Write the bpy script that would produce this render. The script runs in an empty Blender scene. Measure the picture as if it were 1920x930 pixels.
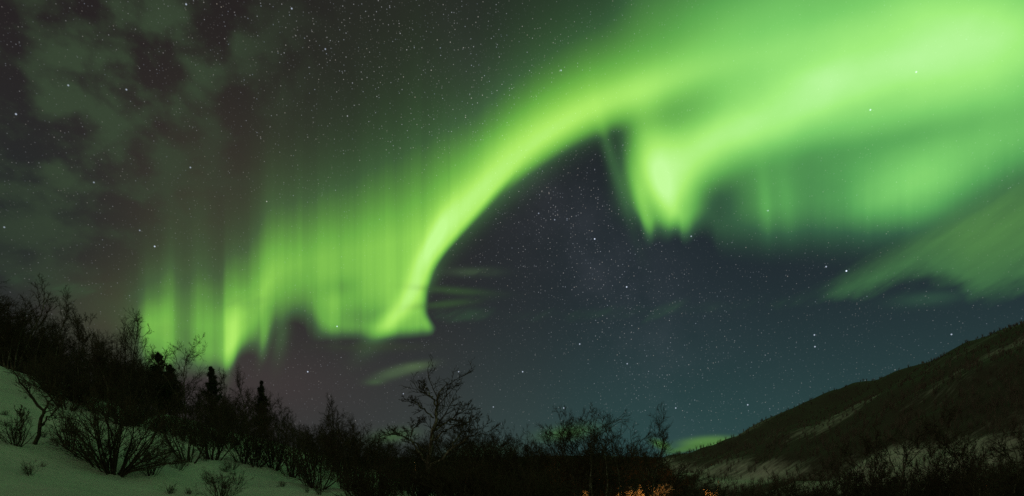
# Aurora over a snowy birch valley at night.  World +Y is the view direction, Z up, metres.
import bpy, math, random
import numpy as np

SC = bpy.context.scene
COL = SC.collection

# ------------------------------------------------------------------ camera
F = 1200.0                       # focal length in photo pixels (1920 wide)
HZ = 872.0                       # eye-level line in the photo
EYE = 1.7
cam = bpy.data.cameras.new('camera')
cam_o = bpy.data.objects.new('camera', cam)
COL.objects.link(cam_o)
cam.sensor_width = 36.0
cam.lens = F / 1920 * 36
cam.shift_y = (HZ - 465) / 1920  # level camera with a raised (shift) lens: trees stay upright
cam_o.location = (0, 0, EYE)
cam_o.rotation_euler = (math.radians(90), 0, 0)
cam.clip_start = 0.1
cam.clip_end = 20000
SC.camera = cam_o

SC.render.engine = 'CYCLES'
SC.cycles.use_denoising = False
SC.cycles.max_bounces = 4
SC.cycles.diffuse_bounces = 3
SC.cycles.use_adaptive_sampling = False
SC.cycles.sample_clamp_direct = 3.0
SC.cycles.sample_clamp_indirect = 0.8
SC.view_settings.view_transform = 'Standard'
SC.view_settings.look = 'None'
SC.view_settings.exposure = 0.0
SC.view_settings.gamma = 1.0
SC.render.film_transparent = False

# ------------------------------------------------------------------ world: night sky, aurora, clouds, stars
world = bpy.data.worlds.new('World')
SC.world = world
world.use_nodes = True
WT = world.node_tree
WT.nodes.clear()
D2R = math.pi / 180

def lin(c):
    return tuple(((v / 255) / 12.92 if v / 255 <= 0.04045 else ((v / 255 + 0.055) / 1.055) ** 2.4) for v in c)

def sky_at(px, py):
    """compass angle and height angle (degrees) of a direction"""
    a, b = (px - 960) / F, (HZ - py) / F
    return math.degrees(math.atan2(a, 1)), math.degrees(math.atan2(b, math.hypot(a, 1)))

class E:
    """expression over node sockets"""
    def __init__(s, sock): s.s = sock
    def __add__(a, b): return M('ADD', a, b)
    __radd__ = __add__
    def __sub__(a, b): return M('SUBTRACT', a, b)
    def __rsub__(a, b): return M('SUBTRACT', b, a)
    def __mul__(a, b): return M('MULTIPLY', a, b)
    __rmul__ = __mul__
    def __truediv__(a, b): return M('DIVIDE', a, b)
    def __neg__(a): return M('MULTIPLY', a, -1.0)

def put(inp, v):
    if isinstance(v, E): WT.links.new(v.s, inp)
    else: inp.default_value = v

def M(op, a, b=None, c=None, clamp=False):
    n = WT.nodes.new('ShaderNodeMath'); n.operation = op; n.use_clamp = clamp
    put(n.inputs[0], a)
    if b is not None: put(n.inputs[1], b)
    if c is not None: put(n.inputs[2], c)
    return E(n.outputs[0])

def mx(a, b): return M('MAXIMUM', a, b)
def mn(a, b): return M('MINIMUM', a, b)
def exp(a): return M('EXPONENT', a)
def clamp01(a): return M('ADD', a, 0.0, clamp=True)

def sstep(x, lo, hi):
    n = WT.nodes.new('ShaderNodeMapRange'); n.interpolation_type = 'SMOOTHSTEP'
    put(n.inputs['Value'], x); put(n.inputs['From Min'], lo); put(n.inputs['From Max'], hi)
    n.inputs['To Min'].default_value = 0; n.inputs['To Max'].default_value = 1
    return E(n.outputs['Result'])

def curve(x, pts):
    """smooth curve through (x, value) points, held beyond its ends"""
    pts = sorted(pts)
    x0, x1 = pts[0][0], pts[-1][0]
    vs = [p[1] for p in pts]; v0, v1 = min(vs), max(vs)
    if v1 - v0 < 1e-9: v1 = v0 + 1
    t = M('MULTIPLY', x - x0, 1 / (x1 - x0), clamp=True)
    n = WT.nodes.new('ShaderNodeFloatCurve')
    c = n.mapping.curves[0]
    q = [((p[0] - x0) / (x1 - x0), (p[1] - v0) / (v1 - v0)) for p in pts]
    c.points[0].location = q[0]; c.points[1].location = q[-1]
    for w in q[1:-1]: c.points.new(*w)
    for w in c.points: w.handle_type = 'AUTO_CLAMPED'
    n.mapping.update()
    put(n.inputs['Value'], t)
    return E(n.outputs[0]) * (v1 - v0) + v0

def rgb(r, g, b):
    n = WT.nodes.new('ShaderNodeCombineColor'); put(n.inputs[0], r); put(n.inputs[1], g); put(n.inputs[2], b)
    return E(n.outputs[0])

def cmix(fac, a, b, blend='MIX'):
    n = WT.nodes.new('ShaderNodeMix'); n.data_type = 'RGBA'; n.blend_type = blend; n.clamp_factor = True
    put(n.inputs[0], fac)
    for i, v in ((6, a), (7, b)):
        if isinstance(v, E): WT.links.new(v.s, n.inputs[i])
        else: n.inputs[i].default_value = (*v, 1)
    return E(n.outputs[2])

def cadd(a, b): return cmix(1.0, a, b, 'ADD')

def ramp(x, stops):
    n = WT.nodes.new('ShaderNodeValToRGB'); r = n.color_ramp; r.interpolation = 'B_SPLINE' if False else 'EASE' if False else 'LINEAR'
    while len(r.elements) < len(stops): r.elements.new(0.5)
    for e, (p, c) in zip(r.elements, stops): e.position = p; e.color = (*c, 1)
    put(n.inputs[0], x)
    return E(n.outputs[0])

tc = WT.nodes.new('ShaderNodeTexCoord')
DIRV = E(tc.outputs['Generated'])
sp = WT.nodes.new('ShaderNodeSeparateXYZ'); WT.links.new(DIRV.s, sp.inputs[0])
dx, dy, dz = (E(sp.outputs[i]) for i in range(3))
AZ = M('ARCTAN2', dx, dy) * (1 / D2R)
EL = M('ARCSINE', dz) * (1 / D2R)

def vec(x, y, z=0.0):
    n = WT.nodes.new('ShaderNodeCombineXYZ'); put(n.inputs[0], x); put(n.inputs[1], y); put(n.inputs[2], z)
    return E(n.outputs[0])

def noise(v, scale, detail=3, rough=0.5, dist=0.0):
    n = WT.nodes.new('ShaderNodeTexNoise'); put(n.inputs['Vector'], v)
    n.inputs['Scale'].default_value = scale; n.inputs['Detail'].default_value = detail
    n.inputs['Roughness'].default_value = rough; n.inputs['Distortion'].default_value = dist
    return E(n.outputs[0])

def blob(px, py, sa, sb, rot=0.0, power=1.0):
    """soft elliptical glow: half widths sa along a line turned rot degrees up to the right, sb across it"""
    a0, e0 = sky_at(px, py)
    c, s = math.cos(rot * D2R), math.sin(rot * D2R)
    a1, e1 = sky_at(px + sa * c, py - sa * s); a2, e2 = sky_at(px - sb * s, py - sb * c)
    J = np.array([[a1 - a0, a2 - a0], [e1 - e0, e2 - e0]])
    K = np.linalg.inv(J)
    da, de = AZ - a0, EL - e0
    u = da * float(K[0, 0]) + de * float(K[0, 1]); v = da * float(K[1, 0]) + de * float(K[1, 1])
    r2 = u * u + v * v
    if power != 1.0: r2 = M('POWER', r2, power)
    return exp(r2 * -0.5)

def sky_curve(pts):
    """height angle as a function of compass angle through sky points"""
    return curve(AZ, [sky_at(*p) for p in pts])

def az_curve(pts, yref=500):
    return curve(AZ, [(sky_at(x, yref)[0], v) for x, v in pts])

DEG = 0.0445        # mean degrees per photo pixel in the middle of the sky

# large soft irregularities shared by several layers
wob = noise(vec(AZ * 0.05, EL * 0.05, 3.1), 1.0, 3, 0.5)
rays = noise(vec(AZ * 0.55, EL * 0.012, 7.7), 1.0, 4, 0.62)
fine = noise(vec(AZ * 2.2, EL * 0.03, 1.7), 1.0, 2, 0.5)

# --- curtain 1: the long arc with its folded foot on the left
edge = sky_curve([(180, 640), (235, 655), (290, 690), (350, 690), (405, 690), (427, 686), (445, 660), (465, 645), (490, 640), (506, 616),
                  (525, 602), (555, 604), (580, 617), (605, 628), (650, 630), (700, 630), (750, 629), (788, 625), (806, 622), (818, 612), (830, 545), (850, 485),
                  (900, 412), (960, 343), (1040, 280), (1120, 236), (1250, 188), (1400, 140), (1600, 80), (1920, -20), (2300, -160)])
soft = az_curve([(200, 60), (300, 50), (430, 22), (480, 36), (540, 78), (575, 70), (620, 18), (700, 15), (790, 14), (815, 14), (900, 17), (1000, 24), (1150, 34), (1300, 50), (1600, 90), (2000, 120)]) * DEG
peak = az_curve([(150, 0.0), (215, 0.05), (262, 0.20), (290, 0.52), (318, 0.50), (334, 0.30), (352, 0.26), (372, 0.42), (400, 0.36), (414, 0.34), (427, 0.85), (455, 0.66), (478, 0.5), (500, 0.66),
                 (530, 0.58), (555, 0.50), (600, 0.45), (650, 0.44), (700, 0.46), (745, 0.48), (790, 0.54), (830, 0.68), (880, 0.72), (960, 0.71), (1050, 0.70), (1150, 0.69), (1300, 0.66), (1500, 0.55), (1700, 0.5), (2100, 0.4)])
tall = az_curve([(200, 60), (290, 62), (352, 95), (425, 75), (500, 85), (560, 80), (620, 85), (700, 92), (780, 98), (830, 88), (900, 74), (1000, 70), (1150, 66), (1300, 80), (1600, 180), (2000, 300)]) * DEG
d = EL - edge
streak = 0.12 + 0.88 * (1.0 - sstep(AZ, -9.0, 4.0))     # clear rays on the left, a smooth veil overhead
crest = sky_curve([(180, 600), (290, 610), (352, 610), (427, 610), (480, 560), (540, 505), (620, 480), (700, 465), (760, 450), (800, 432), (850, 394), (900, 354), (960, 304), (1040, 252), (1120, 210), (1250, 160), (1400, 112), (1600, 50), (1920, -50), (2300, -190)])
up = mx(EL - crest, 0.0) / tall
core = exp(M('POWER', up, 1.35) * -1.0)
# the fold's steep right-hand side, given as compass angle against height
fold = curve(EL, [(sky_at(x, y)[1], sky_at(x, y)[0]) for x, y in [(835, 640), (822, 628), (810, 615), (801, 598), (797, 578), (797, 555), (802, 528), (812, 503), (828, 479), (848, 456), (898, 405), (962, 343), (1044, 280), (1130, 234), (1420, 150), (1900, 40)]])
side = sstep(fold - AZ, -0.45 - 0.7 * (1.0 - sstep(EL, 10.5, 13.5)), az_curve([(700, 0.5), (800, 0.55), (900, 1.0), (1100, 1.6)]))
side = mx(side, sstep(EL, sky_at(930, 380)[1], sky_at(1010, 300)[1]))
c1 = sstep(d, -0.9 * soft, soft * 1.5) * side * core * peak * (1.0 + ((rays - 0.5) * 0.75 + (fine - 0.5) * 0.20) * streak)
I = c1
# the wide glow that trails off above the arc
glow = sstep(d, -1.0 * soft, soft * 4.0) * side * exp(mx(EL - crest, 0.0) / (tall * -1.6)) * az_curve([(200, 0.02), (400, 0.06), (600, 0.12), (800, 0.17), (900, 0.19), (1200, 0.27), (1500, 0.24), (1900, 0.2)])
I = I + glow * (1.0 + (rays - 0.5) * 0.7 * streak)
# dim inner part of the left fold
I = I - blob(545, 612, 32, 30) * 0.16 - blob(690, 585, 55, 26) * 0.16 - blob(634, 538, 30, 15, 10) * 0.16 - blob(700, 600, 60, 20) * 0.08
I = mx(I, 0.0)
# bright folded ridge at the foot of the arc
I = I + blob(752, 578, 50, 12, 50) * 0.46 + blob(789, 502, 60, 12, 66) * 0.44 + blob(818, 440, 46, 9, 62) * 0.30 + blob(838, 430, 50, 10, 52) * 0.18 + blob(728, 606, 30, 10, 35) * 0.18 + blob(872, 392, 90, 22, 50) * 0.26
I = I + blob(434, 640, 40, 9, 80) * 0.2 + blob(985, 292, 120, 28, 42) * 0.24 + blob(1120, 212, 130, 26, 24) * 0.28 + blob(1330, 140, 180, 28, 18) * 0.20
I = I + blob(628, 575, 34, 9, 90) * 0.12 + blob(528, 620, 34, 10, 82) * 0.10 + blob(497, 628, 26, 6, 80) * 0.16

mott = noise(vec(AZ * 0.13 + EL * 0.05, EL * 0.17 - AZ * 0.03, 12.0), 1.0, 4, 0.5)
# --- curtain 2: the broad bright veil on the right with its hanging fold
J2 = blob(1240, 338, 76, 30, 106) * 0.60 + blob(1296, 318, 60, 32, 50) * 0.24 + blob(1254, 380, 50, 13, 107) * 0.40
J2 = J2 + blob(1207, 396, 52, 9, 106) * 0.34 + blob(1290, 385, 48, 18, 95) * 0.20 + blob(1222, 290, 70, 40, 100) * 0.26
J2 = J2 + blob(1300, 285, 90, 42, 32) * 0.46 + blob(1400, 225, 130, 46, 24) * 0.46 + blob(1560, 170, 190, 60, 20) * 0.44
J2 = J2 + blob(1720, 130, 230, 80, 10) * 0.38 + blob(1900, 80, 190, 100, 0) * 0.44 + blob(1640, 40, 420, 70, 6) * 0.20
J2 = J2 + blob(1700, 348, 84, 46, 24) * 0.46 + blob(1800, 315, 120, 50, 26) * 0.20 + blob(1930, 250, 120, 60, 20) * 0.24
J2 = J2 + blob(1600, 290, 170, 90, 8) * 0.20 + blob(1450, 390, 44, 80, 8) * 0.13 + blob(1430, 395, 140, 80, 0) * 0.10 + blob(1590, 390, 130, 70, 0) * 0.12
J2 = J2 * (0.66 + mott * 0.46 + (rays - 0.5) * 0.36 * (1.0 - sstep(EL, 16.0, 27.0)) + 0.10)
J2 = J2 + blob(1435, 380, 50, 8, 96) * 0.05 + blob(1435, 410, 60, 10, 95) * 0.05 + blob(1478, 405, 60, 10, 95) * 0.05
# the dark gap under the veil and the dull streak between band and veil
J2 = J2 + blob(1700, 225, 220, 50, 12) * 0.16 + blob(1560, 100, 260, 40, 14) * 0.08 + blob(1310, 195, 80, 20, 22) * 0.06
J2 = J2 + blob(1540, 150, 80, 34, 18) * 0.16 + blob(1785, 130, 100, 46, 8) * 0.20 + blob(1468, 236, 80, 26, 22) * 0.12 + blob(1870, 60, 90, 40, 0) * 0.14
J2 = J2 - blob(1730, 250, 200, 20, 13) * 0.11 - blob(1650, 92, 150, 18, 14) * 0.08 - blob(1600, 205, 110, 14, 20) * 0.04 - blob(1345, 361, 40, 34) * 0.05
# the hanging fold ends in a few short points
tip = sky_curve([(1150, 420), (1195, 425), (1216, 452), (1232, 440), (1250, 444), (1268, 434), (1284, 446), (1312, 432), (1350, 470), (1400, 486), (1480, 488), (1560, 500), (1700, 520), (2000, 600)])
J2 = J2 * (1.0 + (fine - 0.5) * 0.30 * (1.0 - sstep(EL, 14.0, 24.0))) * sstep(EL - tip, -0.8, az_curve([(1180, 1.6), (1330, 2.0), (1420, 4.5), (2000, 6.0)]))
J2 = mx(J2, 0.0) * sstep(AZ, sky_at(1120, 300)[0], sky_at(1215, 300)[0] - 0.0 * wob)
I = I + J2 + blob(1150, 310, 80, 8, 106) * 0.09 + blob(1136, 265, 30, 8, 104) * 0.05
# aurora out of view: a faint arch added overhead to tune the green light on the snow
over = exp(M('POWER', M('ABSOLUTE', EL - 66.0) / 15.0, 2.0) * -1.0) * (0.05 + 0.07 * sstep(AZ, 0.0, 60.0))
I = I + over * (0.6 + wob * 0.8)

# tone of the glow: yellow-green, paler when strong
low = ramp(M('MULTIPLY', I, 1 / 1.5, clamp=True), [(0.0, (0, 0, 0)), (0.10, (0.026, 0.088, 0.020)), (0.30, (0.122, 0.40, 0.040)), (0.50, (0.245, 0.62, 0.066)), (0.72, (0.40, 0.82, 0.11)), (1.0, (0.52, 0.95, 0.25))])
cool = ramp(M('MULTIPLY', I, 1 / 1.5, clamp=True), [(0.0, (0, 0, 0)), (0.10, (0.020, 0.090, 0.030)), (0.30, (0.085, 0.36, 0.074)), (0.50, (0.185, 0.60, 0.125)), (0.72, (0.35, 0.84, 0.19)), (0.88, (0.47, 0.92, 0.32)), (1.0, (0.58, 0.97, 0.44))])
aur = cmix(sstep(AZ + EL * 0.3, 12.0, 34.0) * 0.95, low, cool)

# --- the night sky behind
base_az = curve(AZ, [(-60, 0.0), (-14, 0.12), (0, 0.55), (18, 1.0), (60, 1.0)])
lowsky = cmix(base_az, lin((56, 54, 54)), lin((40, 64, 66)))
midsky = cmix(base_az, lin((44, 42, 43)), lin((34, 44, 50)))
topsky = cmix(base_az, lin((37, 32, 33)), lin((30, 34, 36)))
sky = cmix(sstep(EL, 1.0, 17.0), lowsky, midsky)
sky = cmix(sstep(EL, 14.0, 34.0), sky, topsky)
sky = cadd(sky, cmix(exp(mx(EL, 0.0) * -0.16) * sstep(AZ, -24.0, 0.0) * 0.8, (0, 0, 0), lin((16, 38, 30))))
sky = cmix(blob(390, 430, 150, 170) * 0.55, sky, lin((66, 58, 48)))
sky = cmix(blob(30, 430, 130, 150) * 0.6, sky, lin((30, 38, 40)))
sky = cmix(blob(200, 590, 70, 60) * 0.5, sky, lin((70, 62, 48)))
sky = cmix(blob(480, 720, 130, 50) * 0.5, sky, lin((68, 58, 58)))
mw = noise(vec(AZ * 0.10, EL * 0.10, 6.0), 1.0, 5, 0.6)
sky = cadd(sky, cmix(blob(1130, 520, 300, 80, -50) * sstep(mw, 0.35, 0.75), (0, 0, 0), (0.016, 0.016, 0.020)))     # milky way
sky = cadd(sky, aur)

# --- stars
def star_layer(scale, r, gain, lo, seed):
    n = WT.nodes.new('ShaderNodeVectorMath'); n.operation = 'ADD'; WT.links.new(DIRV.s, n.inputs[0]); n.inputs[1].default_value = (seed, seed * 0.7, -seed)
    v = WT.nodes.new('ShaderNodeTexVoronoi'); v.feature = 'F1'; WT.links.new(n.outputs[0], v.inputs['Vector']); v.inputs['Scale'].default_value = scale
    s2 = WT.nodes.new('ShaderNodeSeparateColor'); WT.links.new(v.outputs['Color'], s2.inputs[0])
    m = E(s2.outputs[0]); tone = E(s2.outputs[1])
    f = sstep(E(v.outputs['Distance']), r * scale, 0.0)
    amp = (lo + M('POWER', m, 4.0) * (1 - lo)) * gain * f
    return amp, tone
milky = 0.35 + 0.9 * (blob(1130, 520, 330, 90, -50) + blob(690, 110, 330, 120, -10) * 0.9) + 0.3 * wob
s1, t1 = star_layer(300, 0.00092, 0.36, 0.06, 1.3)
s2, t2 = star_layer(110, 0.00104, 0.36, 0.03, 5.9)
s3, t3 = star_layer(26, 0.00120, 0.85, 0.05, 9.1)
ST = s1 * milky + s2 * (0.5 + milky * 0.5) + s3
BR = None
for px, py, g in [(290, 462, 1.0), (1587, 508, 2.0), (1115, 448, 1.3), (1175, 538, 1.2), (1632, 206, 1.0), (128, 160, 0.9), (237, 168, 0.6), (30, 214, 0.7), (1052, 132, 0.6), (349, 8, 0.8), (547, 16, 0.7), (357, 314, 0.6),
                  (632, 612, 1.0), (577, 697, 1.0), (1549, 500, 0.8), (1718, 135, 0.8), (1087, 645, 0.8), (980, 697, 0.9), (1176, 682, 0.6), (756, 738, 0.7), (1402, 759, 0.8), (1528, 650, 0.8), (1527, 628, 0.8), (1784, 627, 0.7),
                  (1267, 765, 0.7), (1057, 765, 0.7), (925, 763, 0.5), (610, 92, 0.5), (1296, 443, 0.6), (1440, 395, 0.5), (176, 342, 0.5), (8, 426, 0.6), (262, 432, 0.4), (860, 697, 0.6), (1010, 400, 0.4), (1040, 412, 0.4)]:
    a, e = sky_at(px, py)
    v = (math.sin(a * D2R) * math.cos(e * D2R), math.cos(a * D2R) * math.cos(e * D2R), math.sin(e * D2R))
    n = WT.nodes.new('ShaderNodeVectorMath'); n.operation = 'DISTANCE'; WT.links.new(DIRV.s, n.inputs[0]); n.inputs[1].default_value = v
    b = sstep(E(n.outputs['Value']), 0.00145, 0.0) * g
    BR = b if BR is None else BR + b
veil = 1.0 - 0.40 * clamp01(I)
above = sstep(EL, 0.2, 4.0)
ST = ST * veil * above
stars = cmix(clamp01(t1 * 0.5 + t2 * 0.5), (0.66, 0.78, 1.0), (1.0, 0.88, 0.72))
n = WT.nodes.new('ShaderNodeVectorMath'); n.operation = 'SCALE'; WT.links.new(stars.s, n.inputs[0]); put(n.inputs['Scale'], ST)
starc = E(n.outputs[0])
n = WT.nodes.new('ShaderNodeVectorMath'); n.operation = 'SCALE'; n.inputs[0].default_value = (0.72, 0.82, 1.0); put(n.inputs['Scale'], BR)
starc = cadd(starc, E(n.outputs[0]))

# --- clouds, lit green by the aurora
cl = noise(vec(AZ * 0.27 + EL * 0.06, EL * 0.36 - AZ * 0.05, 0.5), 1.0, 5, 0.50, 0.12)
wisp = noise(vec(AZ * 0.09 + EL * 0.06, EL * 0.42 - AZ * 0.22, 4.0), 1.0, 6, 0.58, 0.3)
left = sstep(cl, 0.38, 0.68) * (blob(150, 250, 210, 270) * 0.80 + blob(330, 90, 160, 90) * 0.5)
left = mn(left, 0.8)
sky = cmix(left, sky, lin((58, 74, 54)))
starc = cmix(left * 0.6, starc, (0, 0, 0))
top_e = sky_curve([(1480, 566), (1530, 548), (1600, 500), (1700, 440), (1800, 385), (1920, 325), (2100, 240)])
bot_e = sky_curve([(1480, 572), (1530, 562), (1590, 556), (1650, 545), (1700, 532), (1760, 534), (1800, 550), (1850, 560), (1920, 545), (2100, 520)])
band = sstep(top_e - EL + (wisp - 0.5) * 3.4, -0.8, 2.6) * sstep(EL - bot_e + (wisp - 0.5) * 3.2 + (cl - 0.5) * 1.6, -0.5, 1.5)
wsh = noise(vec(AZ * 0.12 + EL * 0.09, EL * 0.60 - AZ * 0.36, 8.0), 1.0, 5, 0.55)
band = band * (0.50 + wsh * 0.72)
cloudcol = cmix(sstep(EL - bot_e, 0.0, 5.0), lin((66, 114, 72)), lin((84, 136, 74)))
sky = cmix(mn(band, 0.92), sky, cloudcol)
starc = cmix(band * 0.45, starc, (0, 0, 0))
def puff(px, py, sa, sb, rot, col, amt, thr=0.35, pw=1.0):
    global sky
    sky = cmix(blob(px, py, sa, sb, rot, pw) * sstep(wisp2, thr, thr + 0.25) * amt, sky, lin(col))
wisp2 = noise(vec(AZ * 0.30, EL * 1.1 - AZ * 0.22, 2.0), 1.0, 4, 0.55, 0.2)
wisp3 = wisp2
puff(772, 689, 26, 6, 10, (80, 100, 70), 0.95, 0.20, 1.1)
puff(738, 700, 28, 7, 14, (72, 90, 67), 0.9, 0.22, 1.1)
puff(704, 716, 12, 4, 5, (70, 94, 64), 0.6, 0.1)
puff(1330, 830, 46, 10, 3, (86, 130, 68), 0.95, 0.0, 1.7)
puff(1292, 840, 34, 5, 12, (74, 116, 60), 0.85, 0.0, 1.4)
puff(1240, 834, 15, 6, -22, (74, 116, 58), 0.9, 0.0, 1.3)
puff(1064, 812, 34, 9, 8, (70, 108, 58), 0.8, 0.15)
puff(900, 848, 40, 8, 3, (64, 98, 58), 0.6, 0.2)
puff(735, 818, 30, 9, 8, (64, 96, 54), 0.6, 0.1)
puff(885, 510, 32, 6, 0, (70, 92, 66), 0.5, 0.25)
puff(850, 545, 46, 5, -4, (60, 92, 52), 0.5, 0.25)
puff(835, 570, 40, 5, 6, (60, 92, 52), 0.5, 0.25)
puff(1740, 560, 46, 9, 6, (50, 82, 66), 0.7, 0.2)
puff(700, 650, 60, 6, 0, (56, 66, 48), 0.5, 0.2)
sky = cadd(sky, starc)
# behind the viewer: unseen warm glow, added low down to lift the dark tree fronts
rear = sstep(dy, 0.15, -0.55) * exp(M('POWER', mx(EL, 0.0) / 24.0, 2.0) * -1.0)
sky = cadd(sky, cmix(rear, (0, 0, 0), (0.42, 0.325, 0.20)))
# below the horizon: plain dark
sky = cmix(sstep(EL, -0.5, -4.0), sky, (0.01, 0.014, 0.012))

bg = WT.nodes.new('ShaderNodeBackground'); put(bg.inputs['Color'], sky); bg.inputs['Strength'].default_value = 1.0
wo = WT.nodes.new('ShaderNodeOutputWorld'); WT.links.new(bg.outputs[0], wo.inputs[0])
world.cycles.sampling_method = 'MANUAL'; world.cycles.sample_map_resolution = 1024

# ------------------------------------------------------------------ materials
def new_mat(name):
    m = bpy.data.materials.new(name); m.use_nodes = True
    t = m.node_tree; b = t.nodes['Principled BSDF']
    return m, t, b

def mix_rgb(t, fac, a, b):
    n = t.nodes.new('ShaderNodeMix'); n.data_type = 'RGBA'
    t.links.new(fac, n.inputs[0]); 
    for i, v in ((6, a), (7, b)):
        if isinstance(v, tuple): n.inputs[i].default_value = (*v, 1)
        else: t.links.new(v, n.inputs[i])
    return n.outputs[2]

def tex_noise(t, scale, detail=4, rough=0.55, vec=None, coord='Object'):
    n = t.nodes.new('ShaderNodeTexNoise'); n.inputs['Scale'].default_value = scale
    n.inputs['Detail'].default_value = detail; n.inputs['Roughness'].default_value = rough
    if vec is None:
        c = t.nodes.new('ShaderNodeTexCoord'); vec = c.outputs[coord]
    t.links.new(vec, n.inputs['Vector'])
    return n.outputs[0]

def step(t, v, lo, hi):
    n = t.nodes.new('ShaderNodeMapRange'); n.interpolation_type = 'SMOOTHSTEP'
    t.links.new(v, n.inputs[0]); n.inputs[1].default_value = lo; n.inputs[2].default_value = hi
    return n.outputs[0]

def bump(t, b, h, strength, dist):
    n = t.nodes.new('ShaderNodeBump'); n.inputs['Strength'].default_value = strength; n.inputs['Distance'].default_value = dist
    t.links.new(h, n.inputs['Height']); t.links.new(n.outputs[0], b.inputs['Normal'])

def mat_snow():
    m, t, b = new_mat('snow')
    n1 = tex_noise(t, 0.7, 6, 0.6); n2 = tex_noise(t, 9.0, 5, 0.65)
    c = mix_rgb(t, step(t, n1, 0.35, 0.7), (0.80, 0.80, 0.78), (0.70, 0.71, 0.70))
    lit = tex_noise(t, 22.0, 3, 0.7)                     # shed birch seed and twig litter on the snow
    c = mix_rgb(t, step(t, lit, 0.69, 0.76), c, (0.30, 0.27, 0.22))
    t.links.new(c, b.inputs['Base Color']); b.inputs['Roughness'].default_value = 0.75
    b.inputs['Specular IOR Level'].default_value = 0.2
    bump(t, b, tex_noise(t, 4.5, 7, 0.68), 0.9, 0.16)
    return m

def mat_hill():
    m, t, b = new_mat('heath_snow')
    c = t.nodes.new('ShaderNodeTexCoord'); mp = t.nodes.new('ShaderNodeMapping'); mp.inputs['Scale'].default_value = (0.38, 1, 0.38)      # gullies run down the slope
    t.links.new(c.outputs['Object'], mp.inputs[0])
    big = tex_noise(t, 0.035, 5, 0.6, mp.outputs[0]); small = tex_noise(t, 0.5, 5, 0.65, mp.outputs[0])
    a = t.nodes.new('ShaderNodeMath'); a.operation = 'ADD'; t.links.new(big, a.inputs[0])
    a2 = t.nodes.new('ShaderNodeMath'); a2.operation = 'MULTIPLY'; t.links.new(small, a2.inputs[0]); a2.inputs[1].default_value = 0.80
    t.links.new(a2.outputs[0], a.inputs[1])
    at = t.nodes.new('ShaderNodeAttribute'); at.attribute_name = 'snow_cover'
    a3 = t.nodes.new('ShaderNodeMath'); a3.operation = 'ADD'; t.links.new(a.outputs[0], a3.inputs[0]); t.links.new(at.outputs['Fac'], a3.inputs[1])
    f = step(t, a3.outputs[0], 0.78, 1.30)
    col = mix_rgb(t, f, (0.095, 0.078, 0.070), (0.74, 0.72, 0.68))
    t.links.new(col, b.inputs['Base Color']); b.inputs['Roughness'].default_value = 0.9; b.inputs['Specular IOR Level'].default_value = 0.1
    bump(t, b, small, 0.6, 0.4)
    return m

def mat_far():
    m, t, b = new_mat('far_wooded_hills')
    n = tex_noise(t, 0.006, 6, 0.6)
    col = mix_rgb(t, step(t, n, 0.52, 0.72), (0.018, 0.020, 0.016), (0.30, 0.31, 0.29))
    t.links.new(col, b.inputs['Base Color']); b.inputs['Roughness'].default_value = 0.95; b.inputs['Specular IOR Level'].default_value = 0.05
    return m

def mat_bark(name, dark, light, lo, hi, scale=14.0):
    m, t, b = new_mat(name)
    c = t.nodes.new('ShaderNodeTexCoord'); mp = t.nodes.new('ShaderNodeMapping'); mp.inputs['Scale'].default_value = (1, 1, 0.35)
    t.links.new(c.outputs['Object'], mp.inputs[0])
    n = tex_noise(t, scale, 5, 0.65, mp.outputs[0])
    col = mix_rgb(t, step(t, n, lo, hi), dark, light)
    t.links.new(col, b.inputs['Base Color']); b.inputs['Roughness'].default_value = 0.9; b.inputs['Specular IOR Level'].default_value = 0.15
    bump(t, b, n, 0.4, 0.02)
    return m

SNOW, HEATH, FAR = mat_snow(), mat_hill(), mat_far()
BIRCH = mat_bark('birch_bark', (0.06, 0.047, 0.037), (0.34, 0.32, 0.29), 0.45, 0.72)
TWIG = mat_bark('birch_twigs', (0.046, 0.034, 0.026), (0.10, 0.078, 0.060), 0.4, 0.7)
SCRUB = mat_bark('hill_scrub', (0.10, 0.082, 0.074), (0.21, 0.18, 0.165), 0.4, 0.7, 0.8)
WILLOW = mat_bark('willow_bark', (0.035, 0.028, 0.020), (0.10, 0.085, 0.065), 0.45, 0.75)
FROST = mat_bark('frosted_twigs', (0.16, 0.14, 0.11), (0.42, 0.40, 0.37), 0.40, 0.62)
PINEBARK = mat_bark('pine_bark', (0.035, 0.024, 0.018), (0.11, 0.075, 0.05), 0.45, 0.7)
NEEDLE = mat_bark('pine_needles', (0.030, 0.034, 0.020), (0.07, 0.080, 0.045), 0.4, 0.7, 5.0)
m_, t_, b_ = new_mat('grey_metal'); METAL = m_
b_.inputs['Metallic'].default_value = 0.6; b_.inputs['Roughness'].default_value = 0.55
t_.links.new(mix_rgb(t_, tex_noise(t_, 18, 4), (0.16, 0.165, 0.17), (0.26, 0.265, 0.27)), b_.inputs['Base Color'])
m_, t_, b_ = new_mat('lamp_glass'); GLASS = m_
b_.inputs['Base Color'].default_value = (0.9, 0.7, 0.4, 1); b_.inputs['Emission Color'].default_value = (1.0, 0.55, 0.18, 1); b_.inputs['Emission Strength'].default_value = 14.0

# ------------------------------------------------------------------ land
def ss(x, a, b):
    t = np.clip((np.asarray(x, float) - a) / (b - a), 0, 1)
    return t * t * (3 - 2 * t)

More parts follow.
